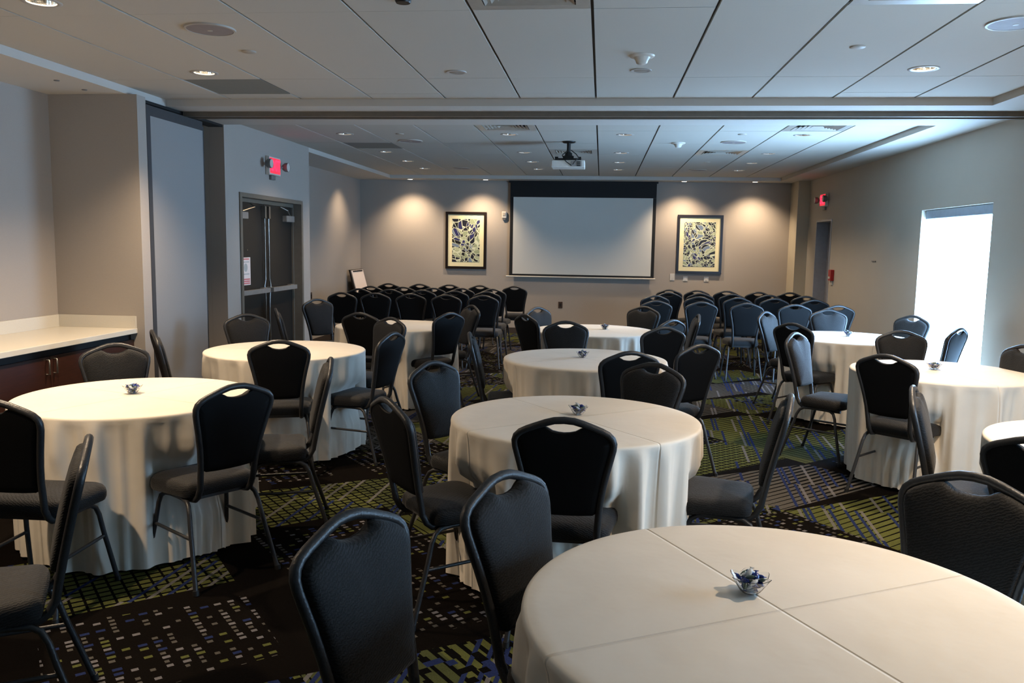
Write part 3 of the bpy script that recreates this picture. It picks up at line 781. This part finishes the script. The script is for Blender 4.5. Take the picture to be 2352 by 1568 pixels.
def seat_outline(ins, wf=.218, wr=.185, y0=-.135, y1=.208):
    pts = []
    cs = [((wr, y0), .05), ((wf, y1), .085), ((-wf, y1), .085), ((-wr, y0), .05)]
    ang = [(-90, 0), (0, 90), (90, 180), (180, 270)]
    for ((cx, cy), r), (a0, a1) in zip(cs, ang):
        sx = 1 if cx > 0 else -1; sy = 1 if cy > 0 else -1
        ox, oy = cx-sx*r, cy-sy*r
        for k in range(7):
            a = math.radians(a0+(a1-a0)*k/6)
            pts.append((ox+(r-ins)*math.cos(a), oy+(r-ins)*math.sin(a)))
    return pts
def seat_mesh():
    rr = []
    for ins, z in ((.018, .410), (.006, .413), (.001, .425), (0, .445), (.004, .463), (.014, .475), (.030, .482)):
        rr.append([(x, y, z) for x, y in seat_outline(ins)])
    q = seat_outline(.03)
    for s, z in ((.75, .488), (.45, .492), (.12, .493)): rr.append([(x*s, (y-.06)*s+.06, z) for x, y in q])
    return MB().rings(rr).mesh('seat', 'fabric', True)
def leg_mesh(sx, sy):
    if sy > 0: pts = [(.212, .216, .012), (.186, .160, .26), (.178, .146, .34), (.172, .130, .378), (.165, .102, .395), (.160, .06, .398), (.158, .0, .398)]
    else: pts = [(.212, -.250, .012), (.186, -.170, .26), (.178, -.148, .34), (.172, -.128, .378), (.165, -.10, .395), (.160, -.05, .398), (.158, .0, .398)]
    return MB().tube([(sx*x, y, z) for x, y, z in pts], .0112, 8).mesh('leg', 'frame', True)
def chair_parts():
    p = [('seat', seat_mesh()), ('backrest', backrest_mesh()), ('back_panel', back_panel_mesh()), ('back_frame', back_frame_mesh())]
    p.append(('seat_frame', MB().box(-.155, .155, .08, .105, .390, .408).mesh('seat_frame', 'frame')))
    p.append(('seat_frame', MB().box(-.155, .155, -.10, -.075, .390, .408).mesh('seat_frame', 'frame')))
    st = [MB().tube([(s*.188, .166, .235), (s*.188, -.180, .235)], .008, 8).mesh('stretcher', 'frame', True) for s in (-1, 1)]
    lg = [(leg_mesh(sx, sy), MB().tube([(sx*.2135, sy*(.2535 if sy < 0 else .219), 0), (sx*.212, sy*(.250 if sy < 0 else .216), .022)], .014, 10).mesh('rubber_foot', 'foot', True)) for sx in (-1, 1) for sy in (-1, 1)]
    return p, st, lg
PARTS = chair_parts()
APEX = -.28
def make_chair(x, y, rz, label, group):
    t = thing('banquet_chair', label, 'chair', (x, y, 0), rz, group)
    p, st, lg = PARTS
    for n, me in p:
        o = link(n, me, t)
        if n == 'back_panel': o['label'] = 'smooth black back panel'
    for me in st: link('stretcher', me, t)
    for me, ft in lg: l = link('leg', me, t); link('rubber_foot', ft, l)
    return t
proto = None
chairs_xy = []
def place(ax, ay, rz, label, group):
    """apex of the back at (ax, ay), facing direction rz (0 = +y)"""
    global proto
    x = ax + math.sin(rz)*APEX; y = ay - math.cos(rz)*APEX
    chairs_xy.append((x, y, rz))
    if proto is None: proto = make_chair(x, y, rz, label, group); return proto
    return dup(proto, (x, y, 0), rz, label, group)
TB = dict(T1=(-2.45, 4.14), T2=(-.105, 3.99), T3=(.44, 1.90), T6=(-2.40, 6.13), T7=(-2.05, 8.20), T8=(-.10, 6.14), T9=(-.05, 8.25), T10=(2.36, 8.2), T11=(2.40, 6.04), T12=(2.36, 3.80))
GN = dict(T1='chairs around the front left table', T2='chairs around the centre front table', T3='chairs around the foreground table', T6='chairs around the middle left table',
          T7='chairs around the rear left table', T8='chairs around the middle centre table', T9='chairs around the rear centre table', T10='chairs around the rear right table',
          T11='chairs around the middle right table', T12='chairs around the near right edge table')
CH = [
 ('T1', -2.42, 3.03, 0, 'black-backed banquet chair cut by the left edge, back to the camera'),
 ('T1', -1.632, 3.575, 0, 'black-backed chair right of the front left table, four legs visible'),
 ('T1', -1.496, 4.502, 0, 'edge-on grey chair between the two left-hand tables, seat towards the front left table'),
 ('T1', -2.998, 4.829, 0, 'dark chair facing the camera behind the front left table, by the counter'),
 ('T6', -2.095, 5.226, 0, 'black-backed chair in front of the middle left table'),
 ('T6', -3.182, 5.59, 0, 'slanted black chair seen edge-on in front of the grey partition panel'),
 ('T6', -3.115, 7.032, 0, 'dark chair facing the camera behind the middle left table, left of the double doors'),
 ('T6', -1.803, 7.062, 0, 'brownish chair with a bright hand hole before the rear left table'),
 ('T6', -1.488, 5.889, 0, 'black chair turned left at the right side of the middle left table'),
 ('T7', -3.119, 7.705, 0, 'black slanted chair standing against the double doors'),
 ('T7', -3.21, 9.142, 0, 'blue-grey chair with pale rim just right of the double doors'),
 ('T7', -2.209, 7.46, 0, 'black-backed chair in front of the rear left table'),
 ('T7', -1.402, 7.713, 0, 'black chair at the right front of the rear left table, legs visible'),
 ('T7', -1.346, 8.722, 0, 'brown-lit chair seen edge-on right of the rear left table'),
 ('T2', -.924, 4.488, 0, 'blue-grey chair facing right at the back left of the centre front table'),
 ('T2', -.889, 3.37, 0, 'black chair seen obliquely at the front left of the centre front table'),
 ('T2', -.123, 3.10, 0, 'large black-backed chair pushed to the front of the centre front table'),
 ('T2', .872, 3.793, 0, 'edge-on chair with bright glinting frame right of the centre front table'),
 ('T2', .32, 4.697, 0, 'dark chair behind the centre front table facing the camera'),
 ('T3', -.271, 2.312, .0, 'charcoal patterned chair with open hand hole at the foreground table'),
 ('T3', -.60, 1.90, -.45, 'charcoal patterned chair nearest the camera, bottom centre'),
 ('T3', 1.12, 2.53, .15, 'big dark chair behind the foreground table near the right edge'),
 ('T8', -.958, 6.03, 0, 'thin edge-on black chair left of the middle centre table'),
 ('T8', .202, 5.178, 0, 'black-backed chair with open hand hole at the front of the middle centre table'),
 ('T8', .686, 5.666, -.4, 'black chair turned left at the right of the middle centre table'),
 ('T9', .532, 6.841, 0, 'black-backed chair standing between the middle and rear centre tables'),
 ('T8', -.292, 7.16, 0, 'dark brown chair directly behind the middle centre table'),
 ('T9', -.70, 7.727, 0, 'black slanted chair left front of the rear centre table'),
 ('T9', -.66, 8.695, 0, 'bright blue-lit chair at the back left of the rear centre table'),
 ('T9', .487, 9.141, 0, 'brown chair behind the rear centre table facing the camera'),
 ('T9', .664, 7.569, 0, 'black chair with glossy rim at the right front of the rear centre table'),
 ('T9', .968, 8.24, 0, 'thin edge-on chair right of the rear centre table'),
 ('T10', 1.695, 7.521, 0, 'black-backed chair at the front left of the rear right table'),
 ('T10', 1.717, 8.86, .15, 'pale blue chair with bright rim left of the rear right table'),
 ('T10', 2.476, 9.345, .12, 'blue chair with bright rim behind the rear right table'),
 ('T10', 3.17, 8.772, 0, 'dark blue chair in front of the bright window'),
 ('T10', 3.10, 7.488, 0, 'dark slanted chair at the right side of the bright window'),
 ('T11', 1.80, 5.403, 0, 'black-backed chair in front of the middle right table'),
 ('T11', 1.528, 6.691, 0, 'narrow blue-lit chair facing right at the left of the middle right table'),
 ('T11', 2.466, 7.079, 0, 'dark chair with slim hand hole behind the middle right table'),
 ('T11', 3.02, 6.20, 0, 'dark chair cut by the right edge beside the window wall'),
 ('T12', 1.518, 4.16, 0, 'edge-on navy chair left of the table at the right edge'),
 ('T12', 1.56, 3.06, 0, 'black chair back cut by the right edge, before the small visible tabletop'),
]
tch = {k: [] for k in TB}
for tb, ax, ay, dr, lab in CH:
    cx, cy = TB[tb]
    rz = math.atan2(-(cx-ax), (cy-ay)) + dr
    place(ax, ay, rz, lab, GN[tb]); tch[tb].append(chairs_xy[-1])
# chair left of the camera, seat towards a table outside the frame
place(-1.66, 2.516, math.radians(121), 'edge-on grey chair at the lower left, seat cut by the left edge', 'chairs at the left of the frame')
# theatre rows
RW = ['nearest row', 'second nearest row', 'third row', 'front row']
LX = [[-3.31,-2.88,-2.42,-1.95,-1.48],[-3.36,-2.92,-2.46,-2.0,-1.55],[-3.39,-2.89,-2.44,-2.03,-1.56],[-3.36,-2.86,-2.38,-1.89,-1.34]]
LY = [10.41, 11.30, 12.0, 12.95]
RX = [[.68,1.22,1.75,2.3,2.79],[.74,1.31,1.82,2.29,2.77],[.98,1.42,1.87,2.37,2.85],[1.05,1.47,1.91,2.36,2.83]]
RY = [10.2, 11.25, 12.06, 12.9]
SEAT = ['at the wall end', 'second from the wall end', 'in the middle', 'second from the aisle', 'on the aisle']
SEATR = ['on the aisle', 'second from the aisle', 'in the middle', 'second from the window wall', 'at the window wall end']
for r in range(4):
    for k in range(5):
        place(LX[r][k], LY[r]+random.uniform(-.04, .04), random.uniform(-.06, .06), 'black chair, %s of left block, %s' % (RW[r], SEAT[k]), 'left block of theatre seats')
        place(RX[r][k], RY[r]+random.uniform(-.05, .05)-.03*k, random.uniform(-.06, .08)+(.12 if k == 0 and r < 2 else .03), 'dark chair, %s of right block, %s' % (RW[r], SEATR[k]), 'right block of theatre seats')

# ------------------------------------------------------------------ tablecloths
NA = 288
def ray_rect(cx, cy, a, chair):
    x, y, rz = chair; dx, dy = math.cos(a), math.sin(a)
    c, s = math.cos(-rz), math.sin(-rz)
    ox, oy = (cx-x)*c-(cy-y)*s, (cx-x)*s+(cy-y)*c
    ux, uy = dx*c-dy*s, dx*s+dy*c
    t0, t1 = 0, 9
    for o, u, lo, hi in ((ox, ux, -.15, .15), (oy, uy, -.29, .222)):
        if abs(u) < 1e-6:
            if o < lo or o > hi: return 9
            continue
        p, q = (lo-o)/u, (hi-o)/u
        if p > q: p, q = q, p
        t0, t1 = max(t0, p), min(t1, q)
    return t0 if t1 > t0 > 0 else 9
def cloth_mesh(cx, cy, rz, seed, chairs):
    rnd = random.Random(seed); R0 = .603
    nf = rnd.choice((20, 22, 23)); ph = [rnd.uniform(0, 2*PI) for _ in range(6)]
    lim = [min([9]+[ray_rect(cx, cy, 2*PI*i/NA+rz, c) for c in chairs]) for i in range(NA)]
    lim = [min(lim[(i+k) % NA] for k in range(-2, 3)) for i in range(NA)]
    lim = [max(.545, min(l, .72)) for l in lim]
    lim = [min(l, sum(min(lim[(i+k) % NA], .64) for k in range(-3, 4))/7+.02) for i, l in enumerate(lim)]
    def fold(a):
        p = nf*a + 1.9*math.sin(2*a+ph[0]) + 1.5*math.sin(3*a+ph[1]) + .8*math.sin(5*a+ph[4])
        f = (.5+.5*math.cos(p))**2.2
        g = (.5+.5*math.cos(2*p+ph[2]*1.0+1.5*math.sin(a+ph[5])))**3
        amp = .62+.38*math.sin(3*a+ph[3])*math.sin(2*a+ph[5])
        return f*amp + .22*g
    F = [fold(2*PI*i/NA) for i in range(NA)]
    v, f = [(0, 0, .764)], []
    prof = [(.15, .764), (.3, .764), (.45, .764), (.56, .764), (.592, .7635), (.600, .761), (.6045, .756), (.606, .748)]
    zs = [.725, .69, .65, .60, .55, .50, .44, .37, .30, .22, .14, .07, .012]
    rows = [[(r*math.cos(2*PI*i/NA), r*math.sin(2*PI*i/NA), z) for i in range(NA)] for r, z in prof]
    for z in zs:
        t = (.75-z)/.74; row = []
        w = 0 if z > .58 else (1 if z <= .49 else (.58-z)/.09)
        w = w*w*(3-2*w)
        for i in range(NA):
            a = 2*PI*i/NA
            r = R0 + .004 - .05*t**.5 + (.10*F[i])*t**.45
            l = lim[i] - .008 + (.05*min(1, (.40-z)/.2) if z < .40 else 0)
            if l < r:
                r2 = l - .035*(1-F[i])*t; r = r*(1-w) + min(r, r2)*w
            zz = z + (.014*F[i] + .006*math.sin(5*a+ph[2]))*max(0, (t-.85)/.15) if z < .1 else z
            row.append((r*math.cos(a), r*math.sin(a), max(zz, .006)))
        rows.append(row)
    for r in rows: v += r
    f += [(0, 1+i, 1+(i+1) % NA) for i in range(NA)]
    for k in range(len(rows)-1):
        q = 1+k*NA
        for i in range(NA): f.append((q+i, q+NA+i, q+NA+(i+1) % NA, q+(i+1) % NA))
    me = bpy.data.meshes.new('tablecloth'); me.from_pydata(v, [], f); me.materials.append(M['cloth'])
    me.shade_smooth(); return me
TL = dict(T1='ivory floor-length tablecloth on the front left round table near the counter', T2='ivory floor-length tablecloth on the centre front round table',
          T3='ivory tablecloth with ironed cross creases on the large foreground round table', T6='ivory tablecloth on the middle left round table before the partition panel',
          T7='ivory tablecloth on the rear left round table by the double doors', T8='ivory tablecloth on the middle centre round table',
          T9='bright ivory tablecloth on the rear centre round table', T10='window-lit white tablecloth on the rear right round table',
          T11='ivory tablecloth on the middle right round table near the window', T12='ivory tablecloth of the round table cut by the right edge')
ROT = dict(T3=.50)
for k, (cx, cy) in TB.items():
    seed = sum(ord(c) for c in k)*7
    rz = ROT.get(k, random.Random(seed).uniform(0, 1.5))
    o = link('tablecloth', cloth_mesh(cx, cy, rz, seed, tch[k]), None, (cx, cy, 0), rz)
    tag(o, TL[k], 'tablecloth', 'round tables under ivory cloths')
    # folding table that carries the cloth
    t = thing('round_table', TL[k].replace('ivory floor-length tablecloth on', 'folding table hidden by the cloth of').replace('bright ivory tablecloth on', 'folding table hidden by the cloth of').replace('window-lit white tablecloth on', 'folding table hidden by the cloth of').replace('ivory tablecloth with ironed cross creases on', 'folding table hidden by the cloth of').replace('ivory tablecloth on', 'folding table hidden by the cloth of').replace('ivory tablecloth of', 'folding table hidden by the cloth of'), 'table', (cx, cy, 0), rz, 'round tables under the cloths')
    build('tabletop', MB().lathe([(.001, .733), (.585, .733), (.592, .738), (.592, .755), (.585, .760), (.001, .760)], 48), 'wood', t)
    for sx in (-1, 1):
        for sy in (-1, 1):
            build('leg', MB().tube([(sx*.18, sy*.15, .732), (sx*.18, sy*.19, .0)], .014, 8), 'frame', t, True)

# ------------------------------------------------------------------ candy bowls
def petal(r, a, n=6): return r*(1+.10*math.cos(n*a))
def bowl_mesh():
    prof_o = [(.004, .001), (.018, .0015), (.026, .008), (.034, .020), (.041, .032), (.047, .042)]
    prof_i = [(.0455, .0425), (.0395, .033), (.0325, .021), (.0245, .0105), (.017, .004), (.004, .0035)]
    m = MB(); rr = []
    for i, (r, z) in enumerate(prof_o+prof_i):
        wv = max(0, (z-.012)/.03)
        rr.append([(r*(1+.11*wv*math.cos(6*2*PI*j/48))*math.cos(2*PI*j/48), r*(1+.11*wv*math.cos(6*2*PI*j/48))*math.sin(2*PI*j/48), z+.003*wv*math.cos(6*2*PI*j/48)) for j in range(48)])
    return m.rings(rr).mesh('candy_bowl', 'glass', True)
def candy_mesh(mname):
    # wrapped mint: rounded body with two twisted fans
    m = MB(); rr = []
    for x, w, h in ((-.0125, .0050, .0006), (-.009, .0016, .0014), (-.0065, .0042, .0030), (-.003, .0055, .0038), (.003, .0055, .0038), (.0065, .0042, .0030), (.009, .0016, .0014), (.0125, .0050, .0006)):
        rr.append([(x, w*math.cos(2*PI*j/8), h*math.sin(2*PI*j/8)) for j in range(8)])
    return m.rings(rr).mesh('wrapped_candy', mname, True)
bm_ = bowl_mesh(); cms = [candy_mesh('candy_b'), candy_mesh('candy_b'), candy_mesh('candy_w'), candy_mesh('stripes')]
BL = [('T3', .384, 1.991, 'clear glass bowl of blue mints on the foreground table'), ('T2', -.092, 4.06, 'glass bowl of blue mints behind the large black chair'),
      ('T1', -2.5, 4.181, 'glass bowl of blue mints on the front left table'), ('T8', -.119, 6.185, 'glass bowl of blue mints on the middle centre table'),
      ('T9', .055, 8.349, 'glass bowl of blue mints on the rear centre table'), ('T10', 2.40, 8.30, 'glass bowl of mints on the window-lit rear right table'),
      ('T11', 2.369, 6.108, 'glass bowl of mints on the middle right table')]
for k, x, y, l in BL:
    o = tag(link('candy_bowl', bm_, None, (x, y, .7645), random.uniform(0, 1)), l, 'bowl', 'glass mint bowls')
    rnd = random.Random(int(x*1000)); spots = []
    for layer, (z, R_, n) in enumerate(((.012, .008, 3), (.021, .015, 5), (.030, .023, 7), (.038, .027, 7), (.044, .012, 4), (.052, .004, 1))):
        for i in range(n):
            a = 2*PI*i/n + layer*.7 + rnd.uniform(-.2, .2)
            spots.append((R_*math.cos(a), R_*math.sin(a), z, a))
    if k == 'T3':
        for i, (px, py, pz, a) in enumerate(spots):
            c = link('wrapped_mint', cms[i % 4], None, (x+px, y+py, .7645+pz))
            c.scale = (1.3, 1.3, 1.3)
            c.rotation_euler = (rnd.uniform(-.8, .8), rnd.uniform(-.7, .7), a+rnd.uniform(.5, 2.4))
            nm = ('dark blue', 'dark blue', 'white', 'grey-green')[i % 4]
            tag(c, '%s wrapped mint in the glass bowl on the foreground table' % nm, 'candy', '%s mints in the foreground bowl' % nm)
    else:
        ms = []
        vv, ff, mi = [], [], []
        for i, (px, py, pz, a) in enumerate(spots):
            mt = Matrix.Translation((px, py, pz)) @ Matrix.Rotation(a+rnd.uniform(.5, 2.4), 4, 'Z') @ Matrix.Rotation(rnd.uniform(-.7, .7), 4, 'Y') @ Matrix.Scale(1.4, 4)
            b0 = len(vv); src = cms[0]
            vv += [tuple(mt @ w.co) for w in src.vertices]
            for p in src.polygons: ff.append(tuple(b0+q for q in p.vertices)); mi.append((0, 0, 1, 2)[i % 4])
        me = bpy.data.meshes.new('wrapped_mints'); me.from_pydata(vv, [], ff)
        for n_ in ('candy_b', 'candy_w', 'stripes'): me.materials.append(M[n_])
        for p, q in zip(me.polygons, mi): p.material_index = q; p.use_smooth = True
        tag(link('wrapped_mints', me, None, (x, y, .7645)), l.replace('clear glass bowl', 'pile').replace('glass bowl of', 'handful of').replace(' on the', ' in the bowl on the').replace(' behind', ' in the bowl behind'), 'candy', kind='stuff')
